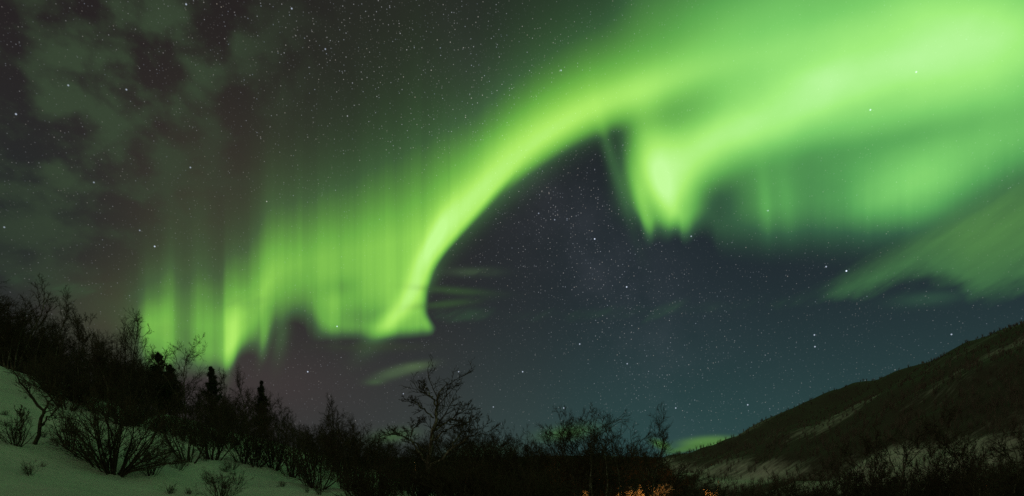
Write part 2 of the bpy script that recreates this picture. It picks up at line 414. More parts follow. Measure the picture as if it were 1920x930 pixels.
_rs = np.random.RandomState(5)
_waves = [(_rs.uniform(-1, 1), _rs.uniform(-1, 1), _rs.uniform(0, 6.28)) for _ in range(40)]
def rolling(x, y, wl, n=8, off=0):
    """smooth random relief of about unit height and wavelength wl"""
    o = 0
    for k in range(n):
        a, b, p = _waves[(k + off) % 40]
        L = math.hypot(a, b) + 1e-6
        f = 6.283 / wl * (0.6 + 0.9 * ((k * 0.37) % 1))
        o = o + np.sin((a / L * x + b / L * y) * f + p)
    return o / math.sqrt(n)

RIDGE_Y = [0, 120, 222, 262, 300, 347, 400, 444, 505, 555, 640, 720, 850, 1100, 1400]
RIDGE_Z = [54, 58, 56, 54.5, 52, 46.5, 36.5, 27, 15.5, 6.5, 0.5, -2.5, -2, -7, -9]
def H(x, y):
    x = np.asarray(x, float); y = np.asarray(y, float)
    u = -x + 0.25 * y
    h0 = np.interp(u, [-200, -60, -30, -10, 0, 6, 11.4, 12.5, 15.75, 17.7, 19.5, 30, 36, 41, 44, 50, 70, 130], [-3, -3, -2.5, -1.3, -.35, -.05, .60, .80, 1.0, 1.4, 2.05, 5.0, 7.2, 8.7, 9.1, 9.5, 10.2, 12])
    yy = np.maximum(y, 0)
    h0 = np.where(h0 > 0, h0 * (1 - 0.75 * ss(yy, 46, 130)), h0)
    fall = -9.0 * ss(yy, 20, 112) - 2.4 * ss(yy, 18, 42) * (1 - ss(u, -1, 7)) * (1 - ss(yy, 60, 110)) * (1 - ss(-u, 12, 40))
    near = h0 + fall
    near = near + rolling(x, y, 9.0, 8) * 0.10 * ss(np.hypot(x, y), 4, 14) + rolling(x, y, 2.6, 8, 11) * 0.06 + rolling(x, y, 1.1, 8, 23) * 0.012 + rolling(x, y, 38, 6, 5) * 0.25 * ss(np.hypot(x, y), 15, 60)
    base = np.maximum(near, -14)
    rz = np.interp(yy, RIDGE_Y, RIDGE_Z) + rolling(yy, yy * 0, 60, 6, 3) * 0.6
    xx = x - rolling(x, y, 130, 6, 20) * 6
    prof = np.interp((xx - 52) / 133.0, [0, 0.06, 0.18, 0.24, 0.40, 0.55, 0.8, 0.95, 1.02, 1.15, 1.6, 2.4, 4], [0, 0.03, 0.115, 0.13, 0.33, 0.50, 0.79, 0.96, 1.0, 0.97, 0.78, 0.5, 0.1])
    hill = np.maximum(rz + 9.0, 0) * prof + rolling(x, y, 26, 8, 9) * 1.0 * ss(xx, 52, 80) * ss(185 - xx, -60, 40)
    hill = hill * ss(yy, -250, -40) if False else hill
    r = np.hypot(x, y)
    far = ss(r, 900, 2600) * (30 + 13 * rolling(x, y, 900, 6, 2)) * ss(y, -200, 600)
    return base + hill + far

def tagged(o, label=None, cat=None, group=None, kind=None):
    if label: o['label'] = label
    if cat: o['category'] = cat
    if group: o['group'] = group
    if kind: o['kind'] = kind
    return o

def mesh_obj(name, V, Fc, mat, parent=None, smooth=True):
    me = bpy.data.meshes.new(name)
    me.from_pydata(V.tolist() if hasattr(V, 'tolist') else V, [], Fc.tolist() if hasattr(Fc, 'tolist') else Fc)
    me.materials.append(mat)
    if smooth: me.polygons.foreach_set('use_smooth', [True] * len(me.polygons))
    me.update()
    o = bpy.data.objects.new(name, me); COL.objects.link(o)
    if parent: o.parent = parent
    return o

def build_land():
    az = np.concatenate([np.arange(-180, -52, 4.0), np.arange(-52, 52, 0.2), np.arange(52, 180, 4.0)])
    r = np.exp(np.linspace(math.log(0.6), math.log(9000), 430)); r = np.concatenate([[0.02], r])
    A, R = np.meshgrid(np.radians(az), r)
    X, Y = np.sin(A) * R, np.cos(A) * R
    Z = H(X, Y)
    na, nr = len(az), len(r)
    V = np.stack([X, Y, Z], -1).reshape(-1, 3)
    i, j = np.meshgrid(np.arange(nr - 1), np.arange(na), indexing='ij')
    j2 = (j + 1) % na
    Fq = np.stack([i * na + j, i * na + j2, (i + 1) * na + j2, (i + 1) * na + j], -1).reshape(-1, 4)[:, ::-1]
    cx = V[Fq].mean(1)
    rr = np.hypot(cx[:, 0], cx[:, 1])
    far = rr > 950
    hill = (~far) & (cx[:, 0] > 56) & (cx[:, 1] > -150)
    for name, mask, mat in (('snow_ground', ~(far | hill), SNOW), ('hill', hill, HEATH), ('distant_hills', far, FAR)):
        f = Fq[mask]; idx, inv = np.unique(f, return_inverse=True)
        o = mesh_obj(name, V[idx], inv.reshape(-1, 4), mat)
        tagged(o, kind='structure')
        if name == 'hill':
            v = V[idx]
            cov = snow_cover(v[:, 0], v[:, 1])
            at = o.data.attributes.new('snow_cover', 'FLOAT', 'POINT'); at.data.foreach_set('value', cov.astype(np.float32))

def snow_cover(x, y):
    """where the woods are thin and the snow lies open on the hillside (-.5 .. .5)"""
    z = H(x, y)
    a, b = x / np.maximum(y, 1), (z - EYE) / np.maximum(y, 1)
    q = (x - 52) / 133
    low = ss(q, 0.10, 0.17) * (1 - ss(q, 0.27, 0.36)) * (0.35 + 0.65 * ss(rolling(x * 0.3, y, 95, 6, 30), -0.9, 0.5))     # the bench at the hill's foot
    up = ss(q, 0.36, 0.46) * (1 - ss(q, 0.62, 0.80)) * ss(rolling(x, y, 75, 8, 26), -0.1, 1.2) * (1 - ss(y, 190, 330)) # thin woods higher up
    return low * 0.62 + up * 0.42 - 0.12 - 0.3 * ss(q, 0.55, 0.8) * ss(y, 250, 330) + rolling(x, y, 42, 8, 14) * 0.14
build_land()

# ------------------------------------------------------------------ plants: generators
def nrm(v): return v / np.maximum(np.linalg.norm(v, axis=-1, keepdims=True), 1e-9)

def tubes(P, R, k):
    """P (N,n,3), R (N,n): N tubes of k sides -> vertices, faces"""
    N, n, _ = P.shape
    T = np.empty_like(P); T[:, 1:-1] = P[:, 2:] - P[:, :-2]; T[:, 0] = P[:, 1] - P[:, 0]; T[:, -1] = P[:, -1] - P[:, -2]
    T = nrm(T)
    ref = np.where(np.abs(T[:, :1, 2:3]) > 0.8, np.array([1.0, 0, 0]), np.array([0, 0, 1.0]))
    A = nrm(np.cross(T, np.broadcast_to(ref, T.shape))); B = np.cross(T, A)
    th = np.arange(k) / k * 2 * math.pi
    V = P[:, :, None, :] + R[:, :, None, None] * (np.cos(th)[:, None] * A[:, :, None, :] + np.sin(th)[:, None] * B[:, :, None, :])
    i, j, l = np.meshgrid(np.arange(N), np.arange(n - 1), np.arange(k), indexing='ij')
    b = (i * n + j) * k
    Fc = np.stack([b + l, b + (l + 1) % k, b + k + (l + 1) % k, b + k + l], -1).reshape(-1, 4)
    return V.reshape(-1, 3), Fc

class Bag:
    def __init__(s): s.v, s.f, s.n = [], [], 0
    def add(s, V, Fc):
        s.v.append(V); s.f.append(Fc + s.n); s.n += len(V)
    def tube(s, P, R, k): s.add(*tubes(P, R, k))
    def obj(s, name, mat, parent=None, smooth=True):
        f = []
        for a in s.f: f += a.tolist()
        return mesh_obj(name, np.concatenate(s.v), f, mat, parent, smooth)

def paths(p0, d0, L, r0, r1, n, wig, up, rng, droop=0.0):
    N = len(p0)
    P = np.empty((N, n, 3)); P[:, 0] = p0
    d = nrm(d0).copy(); st = (L / (n - 1))[:, None]
    kink = rng.normal(size=(N, 3)) * wig * 0.6
    for i in range(1, n):
        d = d + rng.normal(size=(N, 3)) * wig + kink * (1 if i % 2 else -1)
        d[:, 2] += up - droop * i / n
        d = nrm(d)
        P[:, i] = P[:, i - 1] + d * st
    t = np.linspace(0, 1, n)[None]
    R = r0[:, None] * (1 - t) ** 0.8 + np.broadcast_to(np.asarray(r1), (N,))[:, None] * t ** 0.8
    return P, R

def children(P, R, L, per, t0, t1, ang, ratio, taper, rng, bias=0.0):
    N, n, _ = P.shape
    M_ = N * per
    idx = np.repeat(np.arange(N), per)
    t = t0 + (t1 - t0) * ((np.tile(np.arange(per), N) + rng.uniform(0, 1, M_)) / per)
    f = t * (n - 1); i = np.minimum(f.astype(int), n - 2); w = (f - i)[:, None]
    p = P[idx, i] * (1 - w) + P[idx, i + 1] * w
    rad = R[idx, i] * (1 - w[:, 0]) + R[idx, i + 1] * w[:, 0]
    T = nrm(P[idx, i + 1] - P[idx, i])
    q = rng.normal(size=(M_, 3)); q[:, 2] *= 0.6; q = nrm(q - (q * T).sum(1, keepdims=True) * T)
    a = np.radians(rng.uniform(ang[0], ang[1], M_))[:, None]
    d = np.cos(a) * T + np.sin(a) * q
    l = L[idx] * ratio * (1 - taper * t) * rng.uniform(0.65, 1.25, M_)
    return p, d, l, rad, t

def bare_tree(name, seed, height, stems, counts, spread=0.12, crook=0.10, angles=(28, 62), first=0.22, thick=1.0, skel=None, twig=0.0065,
              lean=0.0, bark=None, twigmat=None, lratio=0.42):
    """leafless birch: trunk(s), then three or four orders of branches ending in fine twigs"""
    rng = np.random.RandomState(seed)
    root = bpy.data.objects.new(name, None); COL.objects.link(root)
    if skel is None:
        p0 = rng.normal(size=(stems, 3)) * np.array([0.10, 0.10, 0]) * (stems > 1); p0[:, 2] = -0.35
        az = rng.uniform(0, 6.28) + np.arange(stems) * 2.4
        out = np.stack([np.cos(az), np.sin(az), np.zeros(stems)], 1) * (spread if stems > 1 else spread * 0.4) * rng.uniform(0.6, 1.4, (stems, 1))
        d0 = out + np.array([lean, 0, 1.0])
        L0 = (height + 0.35) * rng.uniform(0.80, 1.02, stems); L0[0] = height + 0.35
        r0 = 0.0105 * L0 * thick * rng.uniform(0.8, 1.15, stems) * (1.0 if stems < 3 else 0.8)
        P, R = paths(p0, d0, L0, r0, 0.006, 12, crook * 0.8, 0.02, rng)
    else:
        n = 14; P = []; R = []; L0 = []
        for pts, ra, rb in skel:
            pts = np.array(pts, float); t = np.linspace(0, len(pts) - 1, n)
            q = np.stack([np.interp(t, np.arange(len(pts)), pts[:, c]) for c in range(3)], 1)
            q[1:-1] += rng.normal(size=(n - 2, 3)) * 0.035
            P.append(q); L0.append(np.linalg.norm(np.diff(q, axis=0), axis=1).sum()); R.append(np.linspace(1, 0, n) ** 0.8 * ra + np.linspace(0, 1, n) * rb)
        P = np.array(P); R = np.array(R); L0 = np.array(L0)
    tr = Bag(); tr.tube(P, R, 6)
    tr.obj('trunk', bark or BIRCH, root)
    cr = Bag()
    L = L0
    p, d, l, rad, t = children(P, R, L0, counts[0], first, 0.97, angles, lratio, 0.55, rng)
    r = np.minimum(rad * 0.72, 0.0085 * l + 0.006)
    P1, R1 = paths(p, d, l, r, twig, 8, 0.09 + crook * 0.5, 0.08, rng); cr.tube(P1, R1, 4)
    p, d, l2, rad, t = children(P1, R1, l, counts[1], 0.22, 0.98, (22, 58), 0.46, 0.35, rng)
    P2, R2 = paths(p, d, l2, np.minimum(rad * 0.8, 0.012), twig * 0.9, 6, 0.11, 0.06, rng); cr.tube(P2, R2, 3)
    p, d, l3, rad, t = children(P2, R2, l2, counts[2], 0.15, 1.0, (18, 55), 0.52, 0.3, rng)
    P3, R3 = paths(p, d, l3, np.minimum(rad * 0.85, 0.009), twig * 0.8, 4, 0.09, 0.05, rng); cr.tube(P3, R3, 3)
    if len(counts) > 3:
        p, d, l4, rad, t = children(P3, R3, l3, counts[3], 0.1, 1.0, (18, 55), 0.6, 0.2, rng)
        P4, R4 = paths(p, d, l4, np.minimum(rad * 0.9, 0.008), twig * 0.7, 3, 0.08, 0.03, rng); cr.tube(P4, R4, 3)
    cr.obj('branches', twigmat or TWIG, root)
    return root

def bare_shrub(name, seed, height, stems, counts, fan=(8, 62), low=0, twig=0.005, flat=1.0, bark=None, side=0.0, thick=1.0):
    """many stems rising from one foot, fanning out"""
    rng = np.random.RandomState(seed)
    root = bpy.data.objects.new(name, None); COL.objects.link(root)
    az = rng.uniform(0, 6.28, stems); a = np.radians(rng.uniform(fan[0], fan[1], stems))
    p0 = np.stack([np.cos(az) * 0.16, np.sin(az) * 0.16, np.full(stems, -0.2)], 1) * rng.uniform(0.3, 1.3, (stems, 1)); p0[:, 2] = -0.2
    d0 = np.stack([np.cos(az) * np.sin(a) + side, np.sin(az) * np.sin(a) * flat, np.cos(a)], 1)
    L0 = height * rng.uniform(0.62, 1.12, stems)
    P, R = paths(p0, d0, L0, 0.0125 * L0 * thick * rng.uniform(0.6, 1.2, stems) + 0.004, twig, 9, 0.10, 0.035, rng)
    if low:                                              # long limbs pressed down by snow
        az = rng.uniform(-0.5, 0.5, low) + np.where(np.arange(low) % 2, 0.1, math.pi)
        d0 = np.stack([np.cos(az), np.sin(az) * 0.6, np.full(low, 0.55)], 1)
        p1 = np.zeros((low, 3)); p1[:, 2] = -0.1
        Pl, Rl = paths(p1, d0, height * rng.uniform(0.8, 1.15, low), np.full(low, 0.035), twig, 9, 0.10, -0.06, rng)
        P = np.concatenate([P, Pl]); R = np.concatenate([R, Rl]); L0 = np.concatenate([L0, np.full(low, height * 0.9)])
    st = Bag(); st.tube(P, R, 5); st.obj('stems', bark or WILLOW, root)
    tw = Bag()
    p, d, l, rad, t = children(P, R, L0, counts[0], 0.25, 0.98, (18, 50), 0.40, 0.4, rng)
    P1, R1 = paths(p, d, l, np.minimum(rad * 0.7, 0.012), twig * 0.9, 6, 0.10, 0.05, rng); tw.tube(P1, R1, 3)
    p, d, l2, rad, t = children(P1, R1, l, counts[1], 0.2, 1.0, (18, 52), 0.52, 0.3, rng)
    P2, R2 = paths(p, d, l2, np.minimum(rad * 0.8, 0.008), twig * 0.8, 4, 0.09, 0.03, rng); tw.tube(P2, R2, 3)
    if len(counts) > 2:
        p, d, l3, rad, t = children(P2, R2, l2, counts[2], 0.2, 1.0, (18, 52), 0.55, 0.3, rng)
        P3, R3 = paths(p, d, l3, np.minimum(rad * 0.8, 0.006), twig * 0.7, 3, 0.18, 0.0, rng); tw.tube(P3, R3, 3)
    tw.obj('twigs', TWIG, root)
    return root

def conifer(name, seed, height, width, ragged=0.3):
    rng = np.random.RandomState(seed)
    root = bpy.data.objects.new(name, None); COL.objects.link(root)
    P, R = paths(np.array([[0, 0, -0.4]]), np.array([[0, 0, 1.0]]), np.array([height + 0.4]), np.array([0.018 * height]), 0.012, 14, 0.012, 0.04, rng)
    tr = Bag(); tr.tube(P, R, 7); tr.obj('trunk', PINEBARK, root)
    nb = int(height * 24)
    t = np.sort(rng.uniform(0.10, 0.985, nb)); f = t * 13; i = np.minimum(f.astype(int), 12); w = (f - i)[:, None]
    p = P[0, i] * (1 - w) + P[0, i + 1] * w
    az = rng.uniform(0, 6.28, nb)
    prof = np.minimum(1.0, (1 - t) * 2.0 + 0.06) * np.where(t < 0.3, 0.75 + 0.8 * t, 1.0)
    L = width * prof * rng.uniform(1 - 1.6 * ragged, 1.25, nb)
    d = np.stack([np.cos(az), np.sin(az), 0.25 + 0.6 * t], 1)
    B, RB = paths(p, d, L, np.full(nb, 0.018), 0.006, 6, 0.10, 0.05, rng)
    cr = Bag(); cr.tube(B, RB, 3)
    q, dd, l, rad, tt = children(B, RB, L, 9, 0.15, 1.0, (25, 65), 0.42, 0.3, rng)
    S, RS = paths(q, dd, l, np.full(len(q), 0.007), 0.004, 4, 0.12, 0.06, rng); cr.tube(S, RS, 3)
    # needle sprays: slim blades set round every twig
    k = 5
    c = np.repeat(S.reshape(-1, 3), k, 0); c = c + rng.normal(size=c.shape) * 0.03
    n_ = nrm(np.repeat((S - S[:, :1] + 1e-6).reshape(-1, 3), k, 0) * 0.8 + rng.normal(size=c.shape) * 0.9)
    s_ = nrm(np.cross(n_, rng.normal(size=c.shape))) * 0.018
    ln = rng.uniform(0.09, 0.20, (len(c), 1))
    V = np.stack([c - s_, c + s_, c + n_ * ln], 1).reshape(-1, 3)
    cr.add(V, np.arange(len(V)).reshape(-1, 3))
    cr.obj('crown', NEEDLE, root)
    return root

def hit(px, py, t0=8, t1=60):
    """point of the snow seen in that direction of the photo"""
    for t in np.arange(t0, t1, 0.1):
        x = (px - 960) / F * t; z = EYE + (HZ - py) / F * t
        if float(H(x, t)) >= z: return x, t
    return (px - 960) / F * 20, 20.0

used = set()
def plant(proto, x, y, scale, rz, label, cat, group=None, sx=1.0):
    """first time moves the prototype itself, afterwards copies it and each of its parts"""
    if proto.name not in used:
        used.add(proto.name); o = proto
    else:
        o = proto.copy(); COL.objects.link(o)
        for ch in list(proto.children):
            c = ch.copy(); COL.objects.link(c); c.parent = o
    o.location = (x, y, float(H(x, y)) - 0.04)
    o.rotation_euler = (0, 0, rz)
    o.scale = (scale * sx, scale * sx, scale)
    tagged(o, label, cat, group)
    return o

def at_top(px, py, t):
    """ground position under a treetop seen at (px, py), t metres ahead, and the tree's height"""
    x = (px - 960) / F * t
    return x, t, EYE + (HZ - py) / F * t - float(H(x, t))

# prototypes: each has its nominal height
PROTO = {}
def birch_set():
    for i, (h, st, c, kw) in enumerate([
        (7.0, 1, (20, 8, 5, 3), dict(crook=0.10)),
        (7.0, 2, (15, 7, 5, 3), dict(crook=0.12, spread=0.14)),
        (7.0, 3, (12, 7, 5, 2), dict(spread=0.18)),
        (7.0, 1, (24, 8, 5, 2), dict(crook=0.06, angles=(22, 48), lratio=0.34)),
        (7.0, 4, (11, 6, 5, 2), dict(spread=0.22, angles=(18, 45))),
        (7.0, 2, (16, 7, 5, 3), dict(crook=0.16, spread=0.20, angles=(35, 70))),
        (7.0, 5, (9, 6, 5, 2), dict(spread=0.26, angles=(15, 42))),
        (7.0, 1, (18, 8, 6, 3), dict(crook=0.14, lean=0.12, lratio=0.5)),
    ]):
        PROTO['b%d' % i] = (bare_tree('bare_birch', 100 + i, h, st, c, **kw), h)
birch_set()
for i in range(4):
    PROTO['s%d' % i] = (bare_shrub('bare_shrub', 200 + i, 2.4, 14 + 3 * i, (5, 5, 3), fan=(6, 50 + 6 * (i % 2))), 2.4)

# ------------------------------------------------------------------ the single plants one can tell apart
R_ = random.Random(11)
def birch(kind, px, py, t, label, group, rz=None, sx=1.0, cat='birch'):
    pr, h0 = PROTO[kind]
    x, y, h = at_top(px, py, t)
    return plant(pr, x, y, h / h0, R_.uniform(0, 6.28) if rz is None else rz, label, cat, group, sx)

# shrubs standing on the snow slope
G_SHRUB = 'leafless shrubs on the snow slope'
x, y = hit(212, 888)
sh = bare_shrub('willow_shrub', 301, 2.75, 34, (5, 5, 4), fan=(3, 66), low=6, twig=0.0055, flat=0.8, thick=0.9)
plant(sh, x, y, 1.0, 0.3, 'largest fan-shaped leafless shrub, many stems rising from one foot on the snow', 'shrub', G_SHRUB)
k = 22 / F
sk = [([(0, 0, -0.3), (0.25, 0.1, 0.55), (0.36, 0.1, 1.05), (0.05, 0.05, 1.55), (-0.35, 0.0, 1.95), (-0.42, 0.0, 2.4)], 0.06, 0.008),
      ([(0.34, 0.1, 0.95), (0.55, 0.2, 1.5), (0.62, 0.2, 2.1)], 0.035, 0.006),
      ([(0.2, 0.1, 0.5), (0.7, -0.2, 0.9), (1.3, -0.3, 1.2)], 0.03, 0.006),
      ([(-0.2, 0.0, -0.2), (-0.3, 0.0, 0.5), (-0.25, 0.0, 1.1)], 0.03, 0.006)]
tr_ = bare_tree('bare_shrub', 302, 2.4, 3, (8, 5, 4), skel=sk, first=0.35, twig=0.006, bark=WILLOW, lratio=0.36)
x, y = hit(56, 832)
plant(tr_, x, y, 1.05, 0, 'crooked forked shrub leaning over the bare snow, left of the largest shrub', 'shrub', G_SHRUB)
SPOT = [('s0', 132, 842, 1.5, 'low twiggy shrub tucked between the crooked forked shrub and the largest shrub'),
        ('s1', 284, 893, 1.1, 'small drooping shrub at the right foot of the largest shrub'),
        ('s2', 30, 836, 1.0, 'small upright shrub at the left foot of the crooked forked shrub'),
        ('s3', 412, 948, 0.95, 'small leafless shrub on the snow cut off by the bottom of the picture'),
        ('s0', 352, 866, 2.3, 'leafless shrub at the edge of the thicket, right of the drooping shrub'),
        ('s2', 398, 862, 2.2, 'leafless shrub above the shrub that the picture bottom cuts off'),
        ('s1', 455, 868, 2.0, 'slim-stemmed shrub at the upper end of the open snow strip'),
        ('s3', 478, 874, 1.9, 'bent shrub just right of the slim-stemmed shrub on the snow strip'),
        ('s2', 516, 880, 2.0, 'shrub on the snow strip between the bent shrub and the wide shrub'),
        ('s3', 592, 916, 2.6, 'wide many-stemmed shrub at the right end of the open snow strip'),
        ('s1', 545, 895, 2.2, 'shrub standing close behind the wide shrub of the snow strip'),
        ('s0', 655, 918, 2.4, 'leaning shrub in the last snow right of the wide shrub')]
for kd, px, py, h, lab in SPOT:
    pr, h0 = PROTO[kd]; x, y = hit(px, min(py, 929))
    if py > 929: y -= 1.2; x = (px - 960) / F * y
    plant(pr, x, y, h / h0, R_.uniform(0, 6.28), lab, 'shrub', G_SHRUB, 1.0)

G_SPRIG = 'twig tips poking through the snow'
for i in range(26):
    px = R_.uniform(0, 600); lo = np.interp(px, [0, 200, 420, 600], [720, 800, 868, 905]); py = R_.uniform(lo, 928)
    x, y = hit(px, py); pr, h0 = PROTO[R_.choice(['s0', 's1', 's2', 's3'])]
    plant(pr, x, y, R_.uniform(0.15, 0.65) / h0, R_.uniform(0, 6.28), 'small tuft of bare twigs poking through the open snow between the shrubs', 'twigs', G_SPRIG, R_.uniform(0.8, 1.6))

# pines on the crest
G_PINE = 'dark pines among the crest birches'
for sd, px, py, t, w, rag, lab in [(401, 298, 662, 46, 1.15, 0.35, 'tallest spiky dark pine against the green light, left of the round bare birch'),
                              (402, 318, 682, 47, 1.0, 0.4, 'shorter dark pine touching the right side of the tallest spiky pine'),
                              (403, 398, 688, 50, 0.85, 0.45, 'dense column-like pine just right of the round bare birch'),
                              (404, 490, 715, 56, 0.8, 0.45, 'narrow pine alone among birches further down the crest'),
                              (406, 255, 694, 45, 1.3, 0.4, 'squat dark pine half hidden by birches left of the spiky pine')]:
    x, y, h = at_top(px, py, t)
    plant(conifer('pine_tree', sd, h, w, rag), x, y, 1.0, R_.uniform(0, 6), lab, 'pine', G_PINE)

# birches that stand out on the crest
G_CREST = 'birches along the crest of the snowy slope'
for kd, px, py, t, sx, lab in [
        ('b6', 2, 512, 46, 1.15, 'massive dark birch clump at the left edge of the picture above the snow hump'),
        ('b1', 30, 548, 44, 1.0, 'dense birch just right of the massive clump at the left edge'),
        ('b0', 104, 568, 44, 0.8, 'thin tall birch standing free above the crest, right of the dense left clump'),
        ('b3', 150, 590, 45, 0.9, 'slim birch between the thin tall birch and the broom-topped birch'),
        ('b7', 186, 606, 44, 0.8, 'curved birch close to the left of the broom-topped birch'),
        ('b4', 236, 590, 43, 0.85, 'broom-topped birch with upright branches beside the green light'),
        ('b2', 272, 656, 44, 0.7, 'light twiggy birch in front of the tallest spiky pine'),
        ('b5', 346, 641, 44, 0.95, 'round fan-crowned bare birch outlined against the green light between pines'),
        ('b3', 430, 700, 54, 0.8, 'slender birch right of the column-like pine'),
        ('b0', 462, 704, 55, 0.8, 'twiggy birch touching the left side of the narrow pine'),
        ('b1', 524, 742, 56, 0.9, 'birch to the right of the narrow pine on the falling crest line'),
        ('b3', 632, 748, 52, 0.75, 'thin pointed birch rising above the belt between narrow pine and forked birch')]:
    birch(kd, px, py, t, lab, G_CREST, None, sx)

# the large forked birch in the middle
u = 26 / F
def hp(px, py, dy=0.0, X0=800, t=26): return ((px - X0) * u, dy, EYE + (HZ - py) * u - HB)
bx_ = (800 - 960) * u; HB = float(H(bx_, 26))
sk = [([hp(792, 985), hp(800, 880), hp(806, 822), hp(813, 782), hp(818, 740), hp(822, 715), hp(838, 690)], 0.105, 0.007),
      ([hp(770, 985, .1), hp(778, 906, -.1), hp(812, 862, -.2), hp(854, 826, -.4), hp(878, 808, -.5), hp(902, 792, -.6)], 0.085, 0.006),
      ([hp(818, 740), hp(806, 718, .3), hp(796, 700, .5), hp(786, 690, .6)], 0.04, 0.006),
      ([hp(812, 765), hp(800, 752, -.4), hp(788, 738, -.6), hp(768, 733, -.8)], 0.035, 0.006),
      ([hp(813, 792), hp(838, 770, .4), hp(858, 752, .6), hp(880, 742, .9)], 0.045, 0.006),
      ([hp(800, 860), hp(780, 832, .5), hp(766, 806, .8), hp(770, 785, .9), hp(784, 770, 1.0)], 0.05, 0.006),
      ([hp(804, 836), hp(772, 812, -.6), hp(748, 800, -1.0), hp(736, 806, -1.2)], 0.04, 0.006),
      ([hp(842, 836, -.3), hp(856, 800, .2), hp(866, 778, .4), hp(888, 760, .5)], 0.045, 0.006),
      ([hp(806, 815), hp(832, 796, -.5), hp(850, 786, -.9), hp(870, 782, -1.2)], 0.04, 0.006)]
hero = bare_tree('bare_birch', 305, 7, 9, (12, 6, 4, 2), skel=sk, first=0.30, twig=0.0062, lratio=0.36, crook=0.10, angles=(25, 65))
plant(hero, bx_, 26, 1.0, 0, 'largest forked bare birch in the middle, crooked crown rising against the starry sky', 'birch', 'birches of the valley belt')
hero.location.z = HB; hero.scale = (1.06, 1.0, 0.89)

G_BELT = 'birches of the valley belt'
for kd, px, py, t, sx, lab in [
        ('b2', 1128, 772, 30, 1.3, 'broad many-stemmed birch right of the middle, its straight stems fanning like a broom'),
        ('b6', 1108, 780, 31, 1.2, 'many-stemmed birch growing into the left side of the broad broom-like birch'),
        ('b4', 1160, 790, 31, 1.2, 'many-stemmed birch growing into the right side of the broad broom-like birch'),
        ('b7', 1042, 776, 33, 0.8, 'slender birch with a rounded top, next left of the broad broom-like birch'),
        ('b0', 1222, 804, 36, 0.85, 'last slender birch before the dark hill, right of the broad broom-like birch'),
        ('b5', 940, 802, 36, 0.85, 'low spreading birch next to the right of the largest forked birch'),
        ('b1', 988, 815, 36, 0.8, 'small double-stemmed birch between low spreading birch and round-topped slender birch'),
        ('b5', 905, 806, 29, 0.7, 'twisted birch under the right limb of the largest forked birch')]:
    birch(kd, px, py, t, lab, G_BELT, None, sx)
G_RIGHT = 'birches in front of the dark hill'
for kd, px, py, t, sx, lab in [
        ('b5', 1692, 800, 66, 1.0, 'spreading bare birch before the snow patches, left one on the dark hill foot'),
        ('b1', 1738, 815, 68, 0.9, 'twin-stemmed birch close to the right of the spreading birch on the hill foot'),
        ('b7', 1842, 786, 58, 1.0, 'tallest bare birch in front of the dark hill, near the right edge'),
        ('b5', 1900, 806, 56, 1.0, 'wide bare birch cut by the right edge of the picture'),
        ('b3', 1785, 842, 66, 0.9, 'smaller birch between twin-stemmed birch and tallest birch before the hill'),
        ('b0', 1640, 838, 72, 0.9, 'smaller birch just left of the spreading birch on the hill foot')]:
    birch(kd, px, py, t, lab, G_RIGHT, None, sx)

# ------------------------------------------------------------------ the trees of the dark belts that nothing tells apart
LAMPS = (1097, 1176, 1230)
def fill(n, x0, x1, top, t0, t1, jit, kinds, label, group, cat='birch', hmin=1.2, hmax=9.5):
    for i in range(n):
        px = x0 + (x1 - x0) * (i + R_.random()) / n
        t = R_.uniform(t0, t1)
        if t < 49 and min(abs(px - q) for q in LAMPS) < 46: t = R_.uniform(49, 62)
        py = np.interp(px, [p[0] for p in top], [p[1] for p in top]) + R_.uniform(*jit)
        x, y, h = at_top(px, py, t)
        h = min(max(h, hmin), hmax)
        pr, h0 = PROTO[R_.choice(kinds)]
        plant(pr, x, y, h / h0, R_.uniform(0, 6.28), label, cat, group, R_.uniform(0.95, 1.45))
BK = ['b1', 'b2', 'b4', 'b5', 'b6', 'b0']
CREST = [(-60, 520), (10, 545), (60, 585), (110, 612), (180, 640), (240, 650), (300, 690), (350, 700), (400, 715), (450, 728), (520, 758), (570, 778), (640, 778), (700, 805), (760, 825)]
fill(40, -60, 260, CREST, 40, 60, (2, 50), BK, 'dark bare birch packed in the thicket on the crest above the snow hump', 'thicket birches above the snow hump')
fill(38, 200, 440, CREST, 33, 60, (4, 70), BK, 'dark bare birch packed in the thicket around the pines on the crest', 'thicket birches around the pines')
fill(38, 410, 640, CREST, 30, 60, (4, 70), BK, 'dark bare birch packed where the crest thicket falls away right of the pines', 'thicket birches below the pines')
fill(44, 70, 430, [(0, 640), (100, 660), (190, 710), (330, 765), (430, 800)], 31, 41, (0, 40), ['s0', 's1', 's2', 's3'], 'leafless bush on the edge of the snow hump under the crest birches', 'bushes under the crest birches', 'shrub', 0.8, 4.0)
MID = [(560, 775), (640, 775), (700, 802), (760, 822), (900, 826), (1000, 838), (1080, 830), (1200, 842), (1260, 868), (1340, 885)]
fill(30, 600, 780, MID, 27, 60, (0, 50), BK, 'dark bare birch packed in the belt left of the largest forked birch', 'belt birches left of the forked birch')
fill(34, 780, 1030, MID, 28, 56, (-16, 30), BK, 'dark bare birch packed in the belt right behind the largest forked birch', 'belt birches behind the forked birch')
fill(32, 1010, 1270, MID, 30, 62, (-2, 44), BK, 'dark bare birch packed in the belt around the broad broom-like birch', 'belt birches around the broom-like birch')
fill(38, 650, 1062, [(640, 866), (1300, 880)], 21, 32, (-18, 26), ['s0', 's1', 's2', 's3'], 'low dark bush filling the foot of the valley belt along the picture bottom', 'bushes at the foot of the valley belt', 'shrub', 1.0, 4.0)
LOWR = [(1240, 885), (1320, 894), (1420, 886), (1600, 874), (1700, 866), (1960, 852)]
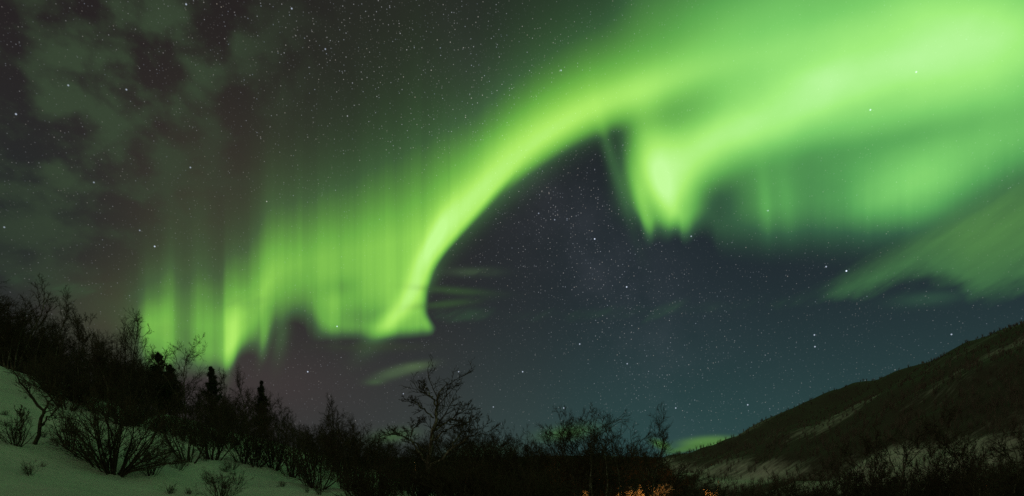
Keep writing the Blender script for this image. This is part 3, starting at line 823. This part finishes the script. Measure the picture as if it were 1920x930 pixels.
fill(54, 1250, 1990, LOWR, 42, 90, (0, 50), BK, 'dark bare birch packed in the thicket below the snow patches of the hill', 'thicket birches below the snow patches')

# ------------------------------------------------------------------ woods on the hill and valley floor, too many to count: one mass
def woods():
    rng = np.random.RandomState(77)
    pts = []
    n = 30000
    y = np.exp(rng.uniform(math.log(70), math.log(900), n)); a = rng.uniform(-0.42, 0.98, n); x = a * y
    prof = (x - 52) / 133
    on_hill = (prof > 0.0) & (prof < 1.35)
    valley = (~on_hill) & (prof <= 0.0) & (y > 130)
    cov = snow_cover(x, y)
    dens = np.where(on_hill, np.clip(0.62 - 1.5 * np.maximum(cov + 0.10, 0), 0.26, 1), np.where(valley, 0.9, 0.0))
    dens = np.where((x < -20) & (y < 200), 0, dens)
    keep = rng.uniform(0, 1, n) < dens
    x, y = x[keep], y[keep]; z = H(x, y) - 0.1
    N = len(x); d = np.hypot(x, y)
    h = rng.uniform(1.6, 4.2, N) * np.where(x > 52, 1.0 - 0.55 * ss((x - 52) / 133, 0.3, 0.9), 1.35)
    k = 13
    az = rng.uniform(0, 6.28, (N, k)); lean = rng.uniform(0.02, 0.42, (N, k)); hh = h[:, None] * rng.uniform(0.5, 1.05, (N, k))
    w = np.clip(0.016 + d * 0.00016, 0.02, 0.10)[:, None] * rng.uniform(0.7, 1.3, (N, k))
    base = np.stack([x, y, z], 1)[:, None, :] + np.stack([np.cos(az), np.sin(az), az * 0], -1) * rng.uniform(0, 0.25, (N, k, 1)) * h[:, None, None] * 0.4
    zc = rng.uniform(0.0, 0.55, (N, k)) * h[:, None] * (np.arange(k) > 3)
    base[:, :, 2] += zc
    tip = base + np.stack([np.cos(az) * lean * hh, np.sin(az) * lean * hh, np.maximum(hh - zc, 0.3 * hh)], -1)
    sa = rng.uniform(0, 6.28, (N, k)); side = np.stack([np.cos(sa), np.sin(sa), sa * 0], -1) * w[..., None]
    s2 = np.stack([-np.sin(sa), np.cos(sa), sa * 0], -1) * w[..., None]
    V = np.stack([base - side, base + side, base + s2, tip], 2).reshape(-1, 3)
    q = np.arange(N * k)[:, None] * 4
    Fc = np.concatenate([q + [0, 1, 3], q + [1, 2, 3], q + [2, 0, 3]])
    o = mesh_obj('birch_woods', V, Fc, SCRUB, None, False)
    tagged(o, 'dark leafless woods covering the hill and the valley floor in one mass', 'woods', None, 'stuff')
woods()

# ------------------------------------------------------------------ village lamps down in the valley and the birches they light
def lamp(px, t, h, watts, label, group, face=-1):
    x = (px - 960) / F * t; z0 = float(H(x, t))
    if not h: h = max(EYE - 0.0483 * (t - 1.2) - 0.30 - z0, 0.7)
    root = bpy.data.objects.new('street_lamp', None); COL.objects.link(root)
    root.location = (x, t, z0)
    b = Bag()
    P = np.array([[(0, 0, -0.3), (0, 0, h * 0.3), (0, 0, h * 0.6), (0, 0, h - 0.35), (0, 0.08 * face, h - 0.08), (0, 0.35 * face, h), (0, 0.9 * face, h + 0.04)]], float)
    b.tube(P, np.array([[0.075, 0.07, 0.06, 0.05, 0.042, 0.036, 0.034]]), 8); b.obj('post', METAL, root)
    b = Bag()
    P = np.array([[(0, 0.72 * face, h + 0.06), (0, 0.75 * face, h + 0.07), (0, 1.0 * face, h + 0.06), (0, 1.36 * face, h + 0.03), (0, 1.40 * face, h + 0.03)]], float)
    b.tube(P, np.array([[0.01, 0.08, 0.14, 0.10, 0.01]]), 8); b.obj('lamp_head', METAL, root)
    b = Bag()
    th = np.linspace(0, math.pi, 7)
    P = np.stack([0 * th, face * (1.05 - 0.17 * np.cos(th)), h - 0.06 - 0 * th], 1)[None]
    b.tube(P, (0.02 + 0.11 * np.sin(th))[None], 8); b.obj('lamp_glass', GLASS, root)
    if watts:
        l = bpy.data.lights.new('lamp_light', 'SPOT' if face > 0 else 'POINT'); l.energy = watts; l.color = (1.0, 0.38, 0.07); l.shadow_soft_size = 0.12
        lo = bpy.data.objects.new('lamp_light', l); COL.objects.link(lo); lo.parent = root; lo.location = (0, 1.05 * face, h - 0.28)
        if face > 0: l.spot_size = math.radians(110); l.spot_blend = 0.8; lo.rotation_euler = (math.radians(112), 0, 0)   # a flood head aimed at the birch
    tagged(root, label, 'street lamp', group)
frost = [bare_tree('frosted_birch', 500 + i, 6.0, 2 + i, (16, 8, 6, 3), spread=0.12, angles=(20, 48), twig=0.017, bark=FROST, twigmat=FROST, lratio=0.36) for i in range(2)]
G_LIT = 'birches lit orange by the village lamps'
for i, (px, py, t, lab) in enumerate([(1097, 922, 46, 'birch top lit orange at the bottom, under the broad broom-like birch'),
                                  (1176, 920, 46, 'birch top lit orange at the bottom, right of the broad broom-like birch'),
                                  (1230, 916, 45, 'brightest wide orange-lit birch at the bottom, below the last slender birch'),
                                  (1336, 912, 112, 'pointed orange-lit birch alone at the bottom in front of the dark hill foot')]):
    x, y, h = at_top(px, py, t)
    plant(frost[i % 2], x, y, h / 6.0, i * 1.3, lab, 'birch', G_LIT, (0.9, 0.9, 1.4, 0.7)[i])
for px, t, h, wt, lab in [(1098, 43.0, 0, 220, 'street lamp hidden beside the orange-lit birch under the broom-like birch'),
                          (1177, 43.0, 0, 220, 'street lamp hidden beside the orange-lit birch right of the broom-like birch'),
                          (1229, 42, 0, 300, 'street lamp hidden in front of the brightest orange-lit birch'),
                          (1334, 108.5, 0, 1100, 'street lamp hidden in front of the pointed orange-lit birch')]:
    lamp(px, t, h, wt, lab, 'street lamps of the village', 1)
for px, py, t, lab in [(707, 860, 96, 'brightest tiny orange street lamp glowing through the belt left of the forked birch'),
                       (690, 849, 110, 'faint orange street lamp up left of the brightest tiny lamp'),
                       (770, 866, 120, 'left of two faint street lamps behind the foot of the forked birch'),
                       (779, 867, 124, 'right of two faint street lamps behind the foot of the forked birch')]:
    x, y, h = at_top(px, py, t)
    lamp(px, t, h, 60, lab, 'street lamps of the village')
